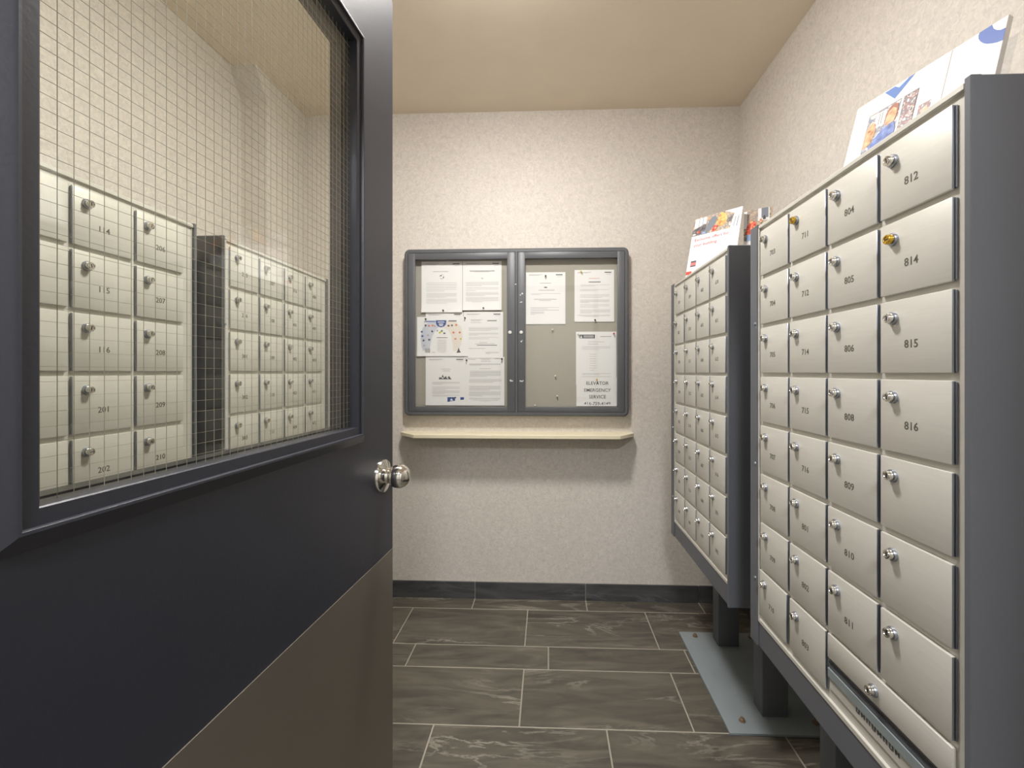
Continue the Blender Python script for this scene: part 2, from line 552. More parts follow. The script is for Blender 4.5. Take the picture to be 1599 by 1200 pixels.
# wires cast into the glass, half-inch grid
mw = MB()
p = 0.0127
x = 0.197
while x < 0.745:
    mw.box(x - 0.00014, x + 0.00014, 0.0087, 0.0093, 1.125, 1.92); x += p
z = 1.128
while z < 1.918:
    mw.box(0.195, 0.745, 0.0087, 0.0093, z - 0.00014, z + 0.00014); z += p
tag(mw.build('wire_mesh', M['wire'], pane), kind='stuff')
MB().box(0.004, DW - 0.003, -0.0018, -0.0001, 0.012, 0.834, 0.0006).build('kick_plate', M['kick'], door)
for sgn, ax, y0 in ((1, '-y', 0.0), (-1, 'y', DT)):
    k = MB().lathe([(0.038, 0.0), (0.038, 0.003), (0.036, 0.007), (0.026, 0.011), (0.018, 0.014), (0.015, 0.019)], 32,
                   (0, 0, 0), ax).build('rose', M['chrome'], door, (DW - 0.058, y0, 1.018))
    pr = [(0.0165, 0.015), (0.0155, 0.019)]
    for d in range(-48, 91, 11):
        pr.append((max(0.0006, 0.0265 * math.cos(R(d))), 0.0405 + 0.0262 * math.sin(R(d))))
    MB().lathe(pr, 32, (0, 0, 0), ax).build('knob', M['chrome'], k)
MB().box(DW - 0.0005, DW + 0.0015, 0.010, 0.036, 0.965, 1.075, 0.0004).box(DW, DW + 0.009, 0.016, 0.029, 1.008, 1.03, 0.002)\
    .build('latch', M['chrome'], door)
for hz in (0.25, 1.06, 1.87):
    MB().lathe([(0.008, -0.05), (0.008, 0.05)], 12, (-0.006, 0.046, hz), 'z').build('hinge', M['cab'], door)

# ------------------------------------------------------------------ mailbox units
def lock_mesh(plug):
    mb = MB()
    mb.lathe([(0.0108, 0.0), (0.0108, 0.003), (0.0100, 0.0048), (0.0082, 0.0052)], 20, axis='-y', mi=0)
    mb.lathe([(0.0082, 0.004), (0.0082, 0.0105), (0.0074, 0.0122), (0.0052, 0.0124), (0.0048, 0.0114), (0.0012, 0.0114)], 20, axis='-y', mi=1)
    mb.box(-0.0008, 0.0008, -0.0119, -0.0110, -0.0040, 0.0040, mi=2)
    return mb.mesh('lock', [M['alu_edge'], plug, M['dark']])


LOCK, LOCK_BRASS = lock_mesh(M['chrome']), lock_mesh(M['brass'])


def mailbox(label, loc, rz, colp, rowp, x0, ztop, W, z0, z1, numbers, posts, plate, fr, slot=False, shifts={},
            brass=(), depth=0.445, group='mailbox units'):
    """local frame: x to the right along the front, door faces at y = 0, back at y = depth"""
    t = empty('mailbox_unit', loc, rz, label, 'mailbox', group)
    FY = 0.0068                                   # plane of the aluminium frame
    yb = FY + 0.004
    # sheet-steel cabinet: shell with lips standing round the front
    b = MB()
    b.box(0, W, yb, depth, z0, z1 + 0.004, 0.0025)
    b.box(0, fr[0] - 0.001, -0.001, yb + 0.004, z0, z1 + 0.004, 0.0015)
    b.box(fr[1] + 0.001, W, -0.001, yb + 0.004, z0, z1 + 0.004, 0.0015)
    b.box(fr[0], fr[1], 0.004, yb + 0.004, z0, ztop - 8 * rowp - 0.022, 0.0015)
    b.build('cabinet', M['cab'], t)
    f = MB()
    f.box(fr[0], fr[1], FY, yb, ztop - 8 * rowp - 0.018, z1, 0.0)
    f.box(fr[0], fr[1], 0.001, FY + 0.002, z1 - 0.010, z1, 0.0015)            # top rail lip
    f.box(fr[0], fr[1], 0.002, FY + 0.002, ztop - 8 * rowp - 0.022, ztop - 8 * rowp - 0.010, 0.0015)   # bottom rail
    f.box(fr[0], fr[0] + 0.006, 0.001, FY + 0.002, ztop - 8 * rowp - 0.02, z1 - 0.002, 0.0012)
    f.box(fr[1] - 0.003, fr[1], 0.005, FY + 0.002, ztop - 8 * rowp - 0.02, z1 - 0.002, 0.001)
    f.build('front_frame', M['alu'], t)
    dw, dh = colp - 0.0085, rowp - 0.0110
    dmesh = MB().box(-dw / 2, dw / 2, 0.0, FY - 0.0003, -dh / 2, dh / 2, 0.0016, 2).mesh('mailbox_door', [M['alu'], M['alu_edge']])
    for pf in dmesh.polygons:                    # bare cut edges down both sides of the door
        if abs(pf.normal.x) > 0.8: pf.material_index = 1
    hmesh = MB().lathe([(0.0014, -dh / 2 + 0.002), (0.0014, dh / 2 - 0.002)], 8, (dw / 2 + 0.0014, 0.0052, 0), 'z').mesh('hinge', M['alu_edge'])
    for c in range(4):
        for r in range(8):
            if slot and c >= 2 and r == 7:
                continue
            i = c * 8 + r if not (slot and c == 3) else c * 8 + r - 1
            n = numbers[i] if i < len(numbers) else None
            dx, dz, ry = shifts.get((c, r), (0, 0, 0))
            d = link('mailbox_door', dmesh, t, (x0 + (c + 0.5) * colp + dx, 0, ztop - (r + 0.5) * rowp + dz))
            if ry: d.rotation_euler = (0, R(ry), 0)
            br = (c, r) in brass
            k = link('lock', LOCK_BRASS if br else LOCK, d, (-dw * 0.29, 0, dh * 0.26))
            k.rotation_euler = (0, R(random.choice((0, 0, 0, 8, -10, 90))), 0)
            if br: k['label'] = 'brass yellow lock'
            link('hinge', hmesh, d)
            if n:
                link('number', text_mesh(n, 0.0185, M['ink'], bold=0.0002), d, (-dw * 0.02, -0.00015, -dh * 0.115))
    if slot:                                      # outgoing mail slot under the two right columns
        sx0, sx1 = x0 + 2 * colp + 0.003, x0 + 4 * colp - 0.004
        zt = ztop - 7 * rowp - 0.004
        s = MB().box(sx0, sx1, 0.0, FY, zt - 0.050, zt, 0.0015, 2).build('slot_panel', M['alu'], t)
        link('lock', LOCK, s, ((sx0 + sx1) / 2 - 0.01, 0, zt - 0.026))
        MB().box(sx0, sx1, FY - 0.002, FY + 0.001, zt - 0.108, zt - 0.050).build('slot_opening', M['cab'], t)
        MB().box(sx0, sx1, 0.0030, FY - 0.0018, zt - 0.0625, zt - 0.0595).build('slot_seam', M['dark'], t)
        MB().box(sx0, sx1, 0.0005, 0.003, zt - 0.091, zt - 0.0715, 0.0008).build('slot_flap', M['flap'], t)
        pl = MB().box(sx0, sx1, 0.004, 0.008, zt - 0.116, zt - 0.090, 0.001).build('slot_plate', M['alu'], t)
        wm = MB()                                 # worn lettering, half hidden by the flap and no longer readable
        xx = (sx0 + sx1) / 2 - 0.062
        for q in range(8):
            wm.box(xx, xx + 0.0035, 0.0036, 0.0041, zt - 0.1025, zt - 0.091)
            wm.box(xx + 0.0065, xx + 0.010, 0.0036, 0.0041, zt - 0.1025, zt - 0.091)
            wm.box(xx + 0.002, xx + 0.008, 0.0036, 0.0041, zt - 0.1035 + (q % 3) * 0.004, zt - 0.1005 + (q % 3) * 0.004)
            xx += 0.0135
        wm.build('worn_lettering', M['black'], pl)
    # screws on the cabinet lip
    for zz in (z1 - 0.27, z1 - 0.66, z1 - 0.98):
        MB().lathe([(0.0045, 0), (0.004, 0.002), (0.001, 0.0028)], 10, (fr[0] * 0.72, -0.001, zz)).build('screw', M['alu_edge'], t)
    # pedestal
    px0, px1, py0, py1 = plate
    pm = MB().box(px0, px1, py0, py1, 0.0005, 0.0095, 0.001).build('base_plate', M['plate'], t)
    for bx in (px0 + 0.035, px1 - 0.055):
        for by in (py0 + 0.065, py1 - 0.03):
            MB().lathe([(0.012, 0.0), (0.012, 0.002), (0.0085, 0.0022), (0.0085, 0.008), (0.005, 0.009), (0.005, 0.013), (0.001, 0.0135)],
                       12, (bx, by, 0.0095), 'z').build('bolt', M['bolt'], pm)
    for a0, a1 in posts:
        MB().box(a0, a1, 0.19, 0.282, 0.0095, z0 + 0.002, 0.003, 2).build('post', M['cab'], t)
    return t


POSTS = ((0.005, 0.075), (0.415, 0.485))
PLATE = (-0.035, 0.56, 0.045, 0.395)
A_FAR = 2.105
mailbox('farther mailbox unit on the right wall, in the corner beside the notice board', (0.58, A_FAR, 0), R(-90),
        0.1456, 0.1325, 0.054, 1.641, 0.662, 0.492, 1.656, NUM_A, POSTS, PLATE, (0.042, 0.650),
        shifts={(0, 1): (-0.007, -0.002, 0.6)})
mailbox('nearest mailbox unit on the right, its doors numbered 703 to 816', (0.58, 1.29, 0), R(-90),
        0.1456, 0.1325, 0.054, 1.641, 0.662, 0.492, 1.656, NUM_B, POSTS, PLATE, (0.042, 0.650), slot=True,
        shifts={(0, 7): (-0.006, 0.001, 0.8)}, brass=((3, 1), (1, 0)))
POSTL = ((0.10, 0.17), (0.49, 0.56))
PLATL = (0.03, 0.63, 0.045, 0.395)
mailbox('nearer mailbox unit behind the door glass, its doors numbered 114 and 206', (-1.0, 0.567, 0), R(90),
        0.1455, 0.1345, 0.030, 1.651, 0.652, 0.492, 1.668, NUM_C, POSTL, PLATL, (0.016, 0.644))
mailbox('farther mailbox unit behind the door glass, with a dark side panel showing', (-1.0, 1.325, 0), R(90),
        0.1445, 0.1345, 0.026, 1.653, 0.648, 0.492, 1.670, NUM_D, POSTL, PLATL, (0.008, 0.632))

# ------------------------------------------------------------------ notice board
board = empty('notice_board', (0, YB, 0), 0, 'charcoal framed glass-front notice board with two doors on the back wall', 'notice board')
bx0, bx1, bz0, bz1 = -0.789, 0.434, 1.012, 1.926
# rounded outer frame
def rrect(x0, x1, z0, z1, r, n=6):
    pts = []
    for cx_, cz_, a0 in ((x1 - r, z1 - r, 0), (x0 + r, z1 - r, 90), (x0 + r, z0 + r, 180), (x1 - r, z0 + r, 270)):
        for i in range(n + 1):
            a = R(a0 + 90 * i / n)
            pts.append((cx_ + r * math.cos(a), cz_ + r * math.sin(a)))
    return pts


mb = MB()
loops = []
for ins, y in ((0.0, -0.001), (0.0, -0.040), (0.004, -0.050), (0.010, -0.054), (0.0225, -0.054), (0.0225, -0.014), (0.02, -0.001)):
    loops.append([mb.bm.verts.new((px, y, pz)) for px, pz in rrect(bx0 + ins, bx1 - ins, bz0 + ins, bz1 - ins, max(0.004, 0.03 - ins))])
for k in range(len(loops)):
    a, b = loops[k], loops[(k + 1) % len(loops)]
    n = len(a)
    for j in range(n):
        mb.bm.faces.new([a[j], a[(j + 1) % n], b[(j + 1) % n], b[j]])
mb.box(-0.178, -0.166, -0.054, -0.012, bz0 + 0.02, bz1 - 0.02, 0.001)
mb.build('frame', M['frame'], board)
MB().box(bx0 + 0.018, bx1 - 0.018, -0.014, -0.002, bz0 + 0.018, bz1 - 0.018).build('felt_backing', M['felt'], board)
for nm, x0, x1, gx0, gx1, lx in (('l', -0.7655, -0.179, -0.728, -0.223, -0.207), ('r', -0.165, 0.4105, -0.125, 0.372, -0.146)):
    d = MB()
    pz0, pz1 = 1.0355, 1.9025
    gz0, gz1 = 1.063, 1.867
    # four bevelled bars of unequal width round the glass
    d.box(x0, gx0, -0.0525, -0.036, pz0, pz1, 0.002, 2).box(gx1, x1, -0.0525, -0.036, pz0, pz1, 0.002, 2)
    d.box(gx0 - 0.002, gx1 + 0.002, -0.0525, -0.036, pz0, gz0, 0.002, 2).box(gx0 - 0.002, gx1 + 0.002, -0.0525, -0.036, gz1, pz1, 0.002, 2)
    dd = d.build('board_door', M['frame'], board)
    MB().box(gx0 - 0.004, gx1 + 0.004, -0.0425, -0.0395, gz0 - 0.004, gz1 + 0.004).build('pane', M['clear'], dd)
    MB().lathe([(0.0095, 0), (0.0095, 0.003), (0.007, 0.005), (0.001, 0.0055)], 16, (lx, -0.0525, 1.467)).build('lock', M['chip'], dd)
mc = MB()
for cx_, cz_, s in ((-0.176, 1.728, .005), (-0.140, 1.677, .006), (-0.150, 1.670, .004), (-0.150, 1.630, .004), (-0.143, 1.632, .004),
                    (-0.145, 1.418, .006), (-0.139, 1.424, .003), (-0.203, 1.206, .007), (-0.196, 1.204, .006), (-0.172, 1.205, .003),
                    (-0.150, 1.204, .006), (-0.141, 1.203, .006), (-0.136, 1.206, .004)):
    pts = [(cx_ + s * (0.6 + 0.5 * random.random()) * math.cos(a), cz_ + s * (0.4 + 0.5 * random.random()) * math.sin(a))
           for a in [i * math.pi / 3.5 for i in range(7)]]
    mc.prism(pts, -0.0528, -0.0523 if cx_ != -0.176 else -0.0548, plane='xz')
mc.build('paint_chips', M['chip'], board)


# ---- sheets pinned inside
def flat(name, items, parent, y=-0.0004):
    """flat print: items are (material, [(x, z) ...], layer)"""
    mats, mb = [], MB()
    for m, pts, lay in items:
        if m not in mats: mats.append(m)
        yy = y - 0.00025 * lay
        mb.prism(pts, yy - 0.0001, yy + 0.0002, mats.index(m), plane='xz')
    return mb.build(name, mats, parent)


def rc(x0, z0, x1, z1):
    return [(x0, z0), (x1, z0), (x1, z1), (x0, z1)]


def sheet(label, x0, z0, x1, z1, y, lines=(), extra=(), tilt=0.0, curl=0.004, group='sheets pinned in the notice board'):
    """one paper sheet, origin at its lower left corner; bottom edge curls off the board"""
    w_, h_ = x1 - x0, z1 - z0
    t = empty('paper_notice', (x0, y, z0), 0, label, 'notice', group)
    t.rotation_euler = (0, R(tilt), 0)
    mb = MB()
    nx, nz = 8, 10
    g = []
    for j in range(nz + 1):
        v = j / nz
        row = []
        for i in range(nx + 1):
            u = i / nx
            off = -curl * max(0, 0.14 - v) / 0.14 * (0.4 + 0.6 * abs(2 * u - 1)) * 0.6
            row.append(mb.bm.verts.new((u * w_, off, v * h_)))
        g.append(row)
    for j in range(nz):
        for i in range(nx):
            mb.bm.faces.new([g[j][i], g[j][i + 1], g[j + 1][i + 1], g[j + 1][i]])
    mb.build('sheet', M['paper'], t)
    items = []
    for ln in lines:                              # (v from top, u0, u1, thickness, material)
        v, u0, u1, th = ln[:4]
        m = ln[4] if len(ln) > 4 else M['print']
        zc = h_ * (1 - v)
        items.append((m, rc(u0 * w_, zc - th / 2, u1 * w_, zc + th / 2), 0))
    for m, pts, lay in extra:
        items.append((m, [(u * w_, (1 - v) * h_) for u, v in pts], lay))
    if items:
        flat('print', items, t)
    return t


def para(v0, v1, u0, u1, n, th=0.0014):
    r = random.Random(int(v0 * 1000 + u0 * 77))
    out = []
    for i in range(n):
        v = v0 + (v1 - v0) * i / max(1, n - 1)
        e = u1 if i < n - 1 else u0 + (u1 - u0) * r.uniform(0.3, 0.8)
        out.append((v, u0, e, th))
    return out


def head():
    return [(0.045, 0.08, 0.42, 0.0022), (0.06, 0.08, 0.35, 0.0014), (0.05, 0.76, 0.93, 0.005, M['black']), (0.085, 0.80, 0.92, 0.0015)]


def blob(u, v, ru, rv, seed, n=9):
    r = random.Random(seed)
    return [(u + ru * r.uniform(0.6, 1.1) * math.cos(i * 2 * math.pi / n), v + rv * r.uniform(0.6, 1.1) * math.sin(i * 2 * math.pi / n)) for i in range(n)]


YP = YB - 0.0152
sheet('letter-size notice at the top left, a small round emblem under its heading', -0.701, 1.582, -0.473, 1.864, YP - 0.003,
      head() + [(0.20, 0.28, 0.66, 0.003)] + para(0.42, 0.58, 0.12, 0.86, 6) + para(0.63, 0.70, 0.12, 0.86, 4) + para(0.74, 0.82, 0.12, 0.86, 4) + [(0.9, 0.55, 0.88, 0.0016)],
      [(M['print'], blob(0.5, 0.30, 0.07, 0.055, 1), 0), (M['paper'], blob(0.5, 0.30, 0.055, 0.04, 2), 1), (M['black'], blob(0.48, 0.28, 0.025, 0.015, 3), 2), (M['black'], blob(0.54, 0.31, 0.015, 0.02, 4), 2)], curl=0.012)
sheet('letter-size notice at the top beside the board centre, a wide heading line', -0.471, 1.593, -0.256, 1.864, YP - 0.002,
      head() + [(0.20, 0.18, 0.82, 0.003, M['black']), (0.22, 0.3, 0.7, 0.002)] + para(0.43, 0.5, 0.08, 0.92, 4) + para(0.54, 0.6, 0.08, 0.92, 3) + para(0.64, 0.7, 0.08, 0.92, 4) + para(0.74, 0.83, 0.08, 0.92, 5) + [(0.91, 0.6, 0.92, 0.0018)],
      [(M['print'], blob(0.5, 0.35, 0.03, 0.012, 5), 0)], curl=0.012)
sheet('notice mostly hidden behind the colourful landscape flyer', -0.678, 1.335, -0.469, 1.583, YP - 0.0006,
      head() + para(0.2, 0.9, 0.1, 0.9, 14))
sheet('notice of short paragraphs to the right of the colourful flyer', -0.467, 1.329, -0.248, 1.584, YP - 0.0008,
      head() + [(0.17, 0.18, 0.48, 0.002), (0.19, 0.18, 0.42, 0.002), (0.19, 0.6, 0.84, 0.004, M['black']), (0.23, 0.18, 0.45, 0.002)] +
      para(0.34, 0.40, 0.13, 0.88, 4) + para(0.46, 0.50, 0.13, 0.88, 3) + para(0.55, 0.58, 0.13, 0.88, 2) + [(0.66, 0.4, 0.6, 0.002), (0.69, 0.28, 0.78, 0.002), (0.72, 0.34, 0.85, 0.003, M['black']), (0.79, 0.13, 0.55, 0.002)] + para(0.87, 0.9, 0.56, 0.9, 3))
# landscape flyer with coloured loops of small pictures
BL = ink((58, 88, 160)); LBL = ink((212, 216, 230)); CRM = ink((240, 233, 227)); YL = ink((214, 204, 60)); OR = ink((226, 140, 110)); GN = ink((120, 150, 110))
ex = [(LBL, [(0.30, 0.10), (0.2, 0.16), (0.11, 0.3), (0.07, 0.5), (0.09, 0.75), (0.14, 0.93), (0.23, 0.93), (0.25, 0.8), (0.3, 0.5), (0.38, 0.32), (0.42, 0.28), (0.42, 0.1)], 0),
      (CRM, [(0.55, 0.1), (0.75, 0.12), (0.87, 0.26), (0.9, 0.5), (0.86, 0.72), (0.8, 0.88), (0.72, 0.88), (0.68, 0.5), (0.62, 0.34), (0.52, 0.28)], 0),
      (BL, [(0.37, 0.09), (0.58, 0.09), (0.57, 0.19), (0.53, 0.25), (0.47, 0.27), (0.42, 0.25), (0.38, 0.19)], 1),
      (M['paper'], rc(0.41, 0.125, 0.54, 0.145), 2), (M['paper'], rc(0.43, 0.175, 0.52, 0.2), 2), (M['paper'], rc(0.44, 0.215, 0.51, 0.235), 2),
      (ink((120, 140, 190)), rc(0.18, 0.1, 0.36, 0.135), 1), (M['black'], rc(0.62, 0.095, 0.78, 0.12), 1)]
for k, (u, v, c) in enumerate([(.17, .22, M['black']), (.24, .23, OR), (.31, .22, OR), (.35, .24, M['print']), (.62, .23, M['black']), (.69, .22, M['black']), (.77, .21, OR),
                               (.10, .38, BL), (.30, .37, M['black']), (.11, .49, BL), (.22, .47, M['print']), (.13, .60, M['black']), (.24, .58, M['black']), (.14, .73, M['print']),
                               (.72, .40, OR), (.84, .40, OR), (.76, .56, OR), (.86, .56, YL), (.45, .40, YL), (.49, .36, GN), (.54, .42, M['black']), (.40, .35, M['print'])]):
    ex.append((c, blob(u, v, 0.025, 0.03, 50 + k, 7), 2))
ex += [(M['print'], rc(0.16, 0.80, 0.26, 0.93), 2), (M['black'], rc(0.29, 0.9, 0.35, 0.92), 1), (M['black'], [(0.76, 0.94), (0.8, 0.86), (0.82, 0.78), (0.84, 0.86), (0.88, 0.94)], 2), (M['print'], rc(0.70, 0.925, 0.86, 0.94), 1)]
sheet('colourful landscape flyer with blue shield heading and loops of small pictures', -0.726, 1.340, -0.442, 1.558, YP - 0.0045,
      [(0.53, 0.39, 0.6, 0.003, M['black'])] + para(0.59, 0.93, 0.4, 0.58, 13), ex, curl=0.006)
sheet('notice at the lower left with a line drawing and blue boxes at its foot', -0.678, 1.068, -0.453, 1.335, YP - 0.0014,
      head() + [(0.25, 0.38, 0.62, 0.002), (0.285, 0.42, 0.6, 0.002)] + para(0.52, 0.56, 0.16, 0.84, 3) + para(0.62, 0.67, 0.16, 0.84, 3) + para(0.7, 0.76, 0.16, 0.84, 4) + para(0.79, 0.81, 0.16, 0.84, 2) + para(0.92, 0.96, 0.15, 0.38, 3),
      [(M['black'], [(0.32, 0.46), (0.35, 0.41), (0.39, 0.43), (0.42, 0.36), (0.46, 0.43), (0.5, 0.39), (0.53, 0.44), (0.58, 0.39), (0.63, 0.45), (0.65, 0.46)], 0),
       (M['paper'], blob(0.425, 0.43, 0.025, 0.02, 8), 1), (M['paper'], blob(0.55, 0.44, 0.025, 0.012, 9), 1),
       (BL, rc(0.54, 0.83, 0.73, 0.935), 0), (BL, rc(0.86, 0.83, 0.95, 0.93), 0), (M['paper'], [(0.60, 0.9), (0.64, 0.85), (0.68, 0.9)], 1), (M['black'], blob(0.735, 0.84, 0.03, 0.02, 12), 1)])
sheet('closely printed notice at the lower right of the left board door', -0.453, 1.068, -0.241, 1.335, YP - 0.0010,
      [(0.045, 0.05, 0.25, 0.0018), (0.03, 0.36, 0.65, 0.0018), (0.06, 0.4, 0.62, 0.0018), (0.09, 0.38, 0.64, 0.002), (0.035, 0.74, 0.92, 0.002)] + para(0.14, 0.17, 0.08, 0.9, 3) + [(0.24, 0.35, 0.65, 0.002)] +
      para(0.29, 0.40, 0.1, 0.9, 7) + para(0.46, 0.52, 0.08, 0.92, 4) + para(0.60, 0.68, 0.08, 0.9, 5) + para(0.72, 0.80, 0.08, 0.9, 5) + para(0.85, 0.97, 0.08, 0.9, 7))
sheet('notice at the upper left of the right board door, mostly blank lower half', -0.122, 1.515, 0.094, 1.800, YP - 0.0006,
      head() + [(0.21, 0.35, 0.64, 0.003), (0.345, 0.32, 0.72, 0.003)] + para(0.41, 0.43, 0.13, 0.88, 2) + [(0.52, 0.2, 0.78, 0.0028), (0.545, 0.34, 0.64, 0.002)] + para(0.68, 0.70, 0.12, 0.84, 2) + [(0.73, 0.12, 0.84, 0.002)] + para(0.76, 0.81, 0.12, 0.46, 4) + [(0.94, 0.58, 0.9, 0.0018)],
      [(M['black'], blob(0.5, 0.29, 0.06, 0.014, 21), 0)])
sheet('notice of many lines at the upper right of the right board door', 0.144, 1.527, 0.359, 1.811, YP - 0.0006,
      head() + [(0.165, 0.36, 0.63, 0.002, OR), (0.235, 0.36, 0.66, 0.004, M['black'])] + para(0.29, 0.31, 0.15, 0.88, 2) + para(0.38, 0.4, 0.14, 0.88, 2) + para(0.48, 0.53, 0.14, 0.88, 3) + para(0.58, 0.63, 0.14, 0.88, 4) +
      para(0.67, 0.72, 0.14, 0.88, 3) + para(0.77, 0.83, 0.14, 0.9, 4) + para(0.87, 0.9, 0.08, 0.9, 3))
sheet('long notice with a black logo box below the many-line notice', 0.152, 1.180, 0.371, 1.473, YP - 0.0006,
      [(0.09, 0.6, 0.88, 0.004), (0.19, 0.3, 0.7, 0.0018), (0.23, 0.3, 0.55, 0.0018)] + para(0.28, 0.33, 0.15, 0.85, 3) + para(0.42, 0.72, 0.34, 0.5, 8) + para(0.78, 0.80, 0.15, 0.85, 2) + para(0.84, 0.9, 0.15, 0.85, 4),
      [(M['black'], rc(0.09, 0.055, 0.47, 0.125), 0), (M['paper'], [(0.105, 0.12), (0.13, 0.065), (0.155, 0.12)], 1), (M['paper'], rc(0.19, 0.075, 0.44, 0.085), 1), (M['paper'], rc(0.19, 0.1, 0.44, 0.107), 1)])
el = sheet('sheet reading ELEVATOR EMERGENCY SERVICE in large letters', 0.154, 1.066, 0.373, 1.224, YP - 0.0022)
for s_, v in (('ELEVATOR', 0.21), ('EMERGENCY', 0.45), ('SERVICE', 0.68), ('416-759-4149', 0.915)):
    link('lettering', text_mesh(s_, 0.0255, M['black'], bold=0.0001), el, (0.114, -0.0008, (1 - v) * 0.158))

# ---- push pins
_pin = {}


def pin(label, x, z, y, mat):
    if mat.name not in _pin:
        _pin[mat.name] = MB().lathe([(0.0008, 0.0), (0.0008, 0.004), (0.0042, 0.004), (0.0045, 0.0055), (0.0026, 0.0065), (0.0024, 0.011),
                                     (0.0042, 0.0125), (0.004, 0.0145), (0.001, 0.015)], 12, axis='-y').mesh('push_pin', mat)
    tag(link('push_pin', _pin[mat.name], None, (x, y, z)), label, 'push pin', 'push pins in the notice board')


W_, Y_, R_, K_ = M['pin_w'], M['pin_y'], M['pin_r'], M['pin_k']
pin('white push pin on bare felt just under the half-blank notice', 0.023, 1.486, YP + 0.0012, W_)
pin('upper of the white push pins in the empty lower felt', 0.039, 1.232, YP + 0.0012, W_)
pin('white push pin low on bare felt left of the elevator sheet', 0.049, 1.122, YP + 0.0012, W_)
pin('white push pin at the very bottom corner of the right felt', -0.072, 1.071, YP + 0.0012, W_)
pin('yellow push pin at the top of the many-line notice', 0.180, 1.800, YP - 0.0005, Y_)
pin('black push pin at the foot of the many-line notice', 0.255, 1.536, YP - 0.0005, K_)
pin('red push pin at the corner of the logo-box notice', 0.357, 1.462, YP - 0.0005, R_)
pin('white push pin at the left corner of the logo-box notice', 0.163, 1.462, YP - 0.0005, W_)
pin('black push pin at the top of the half-blank notice', -0.014, 1.778, YP - 0.0005, K_)
pin('yellow push pin above the word ELEVATOR', 0.264, 1.212, YP - 0.0020, Y_)
pin('black push pin at the foot of the round-emblem notice', -0.578, 1.592, YP - 0.0032, K_)
pin('black push pin at the foot of the wide-heading notice', -0.355, 1.604, YP - 0.0022, K_)
pin('black push pin at the right corner of the colourful flyer', -0.457, 1.550, YP - 0.0045, K_)
pin('black push pin at the left corner of the colourful flyer', -0.675, 1.545, YP - 0.0045, K_)
pin('black push pin between the two lowest notices', -0.449, 1.317, YP - 0.0012, K_)
pin('black push pin at the right corner of the closely printed notice', -0.254, 1.324, YP - 0.0012, K_)

# ------------------------------------------------------------------ wall shelf
sh = empty('wall_shelf', (0, YB, 0.905), 0, 'narrow cream shelf with clipped corners below the notice board', 'shelf')
SD = 0.15
m_ = MB()
m_.prism([(-0.808, -0.0005), (-0.808, -0.05), (-0.705, -SD), (0.372, -SD), (0.459, -0.05), (0.459, -0.0005)], 0.0, 0.019)
bmesh.ops.bevel(m_.bm, geom=m_.bm.edges[:], offset=0.0015, segments=1, affect='EDGES')
m_.build('shelf_board', M['shelf'], sh)
for bx in (-0.585, -0.175, 0.225):
    MB().box(bx - 0.012, bx + 0.012, -0.003, -0.0005, -0.14, 0.0, 0.0008).box(bx - 0.012, bx + 0.012, -0.11, -0.0005, -0.003, 0.0, 0.0008)\
        .build('bracket', M['wall'], sh)


# ------------------------------------------------------------------ brochures on the mailbox units
def stand_frame(name, label, bl, tl, ang, cat='brochure'):
    """Empty at the lower left corner: local x along the sheet, z up its leaning face, y to the back"""
    ex_ = Vector((math.sin(R(ang)), -math.cos(R(ang)), 0))
    up = Vector(tl) - Vector(bl)
    up = (up - ex_ * up.dot(ex_)).normalized()
    ey = up.cross(ex_)
    o = empty(name, (0, 0, 0), 0, label, cat, 'brochures standing on the right mailboxes')
    mt = Matrix((ex_, ey, up)).transposed().to_4x4()
    mt.translation = Vector(bl)
    o.matrix_world = mt
    return o


ZT = 1.661
# large folder on the near unit: a letter-size sheet with a tick and a photo
o = stand_frame('brochure', 'white brochure with a blue tick and a photo, leaning on the nearest right mailboxes',
                (0.719, 1.146, ZT), (0.794, 1.1646, 1.925), 14)
W1, H1 = 0.2125, 0.276
MB().box(0, W1, 0, 0.0015, 0, H1).build('sheet', M['paper2'], o)
TB = ink((74, 112, 178))
SK, SK2, DG, BK = ink((214, 150, 110)), ink((232, 190, 150)), ink((120, 110, 108)), ink((70, 66, 64))
LGY = ink((222, 220, 216)); JB = ink((88, 110, 176)); WH = ink((225, 225, 225)); BR = ink((150, 84, 54))


def fr_(pts):
    return [(u * W1, v * H1) for u, v in pts]


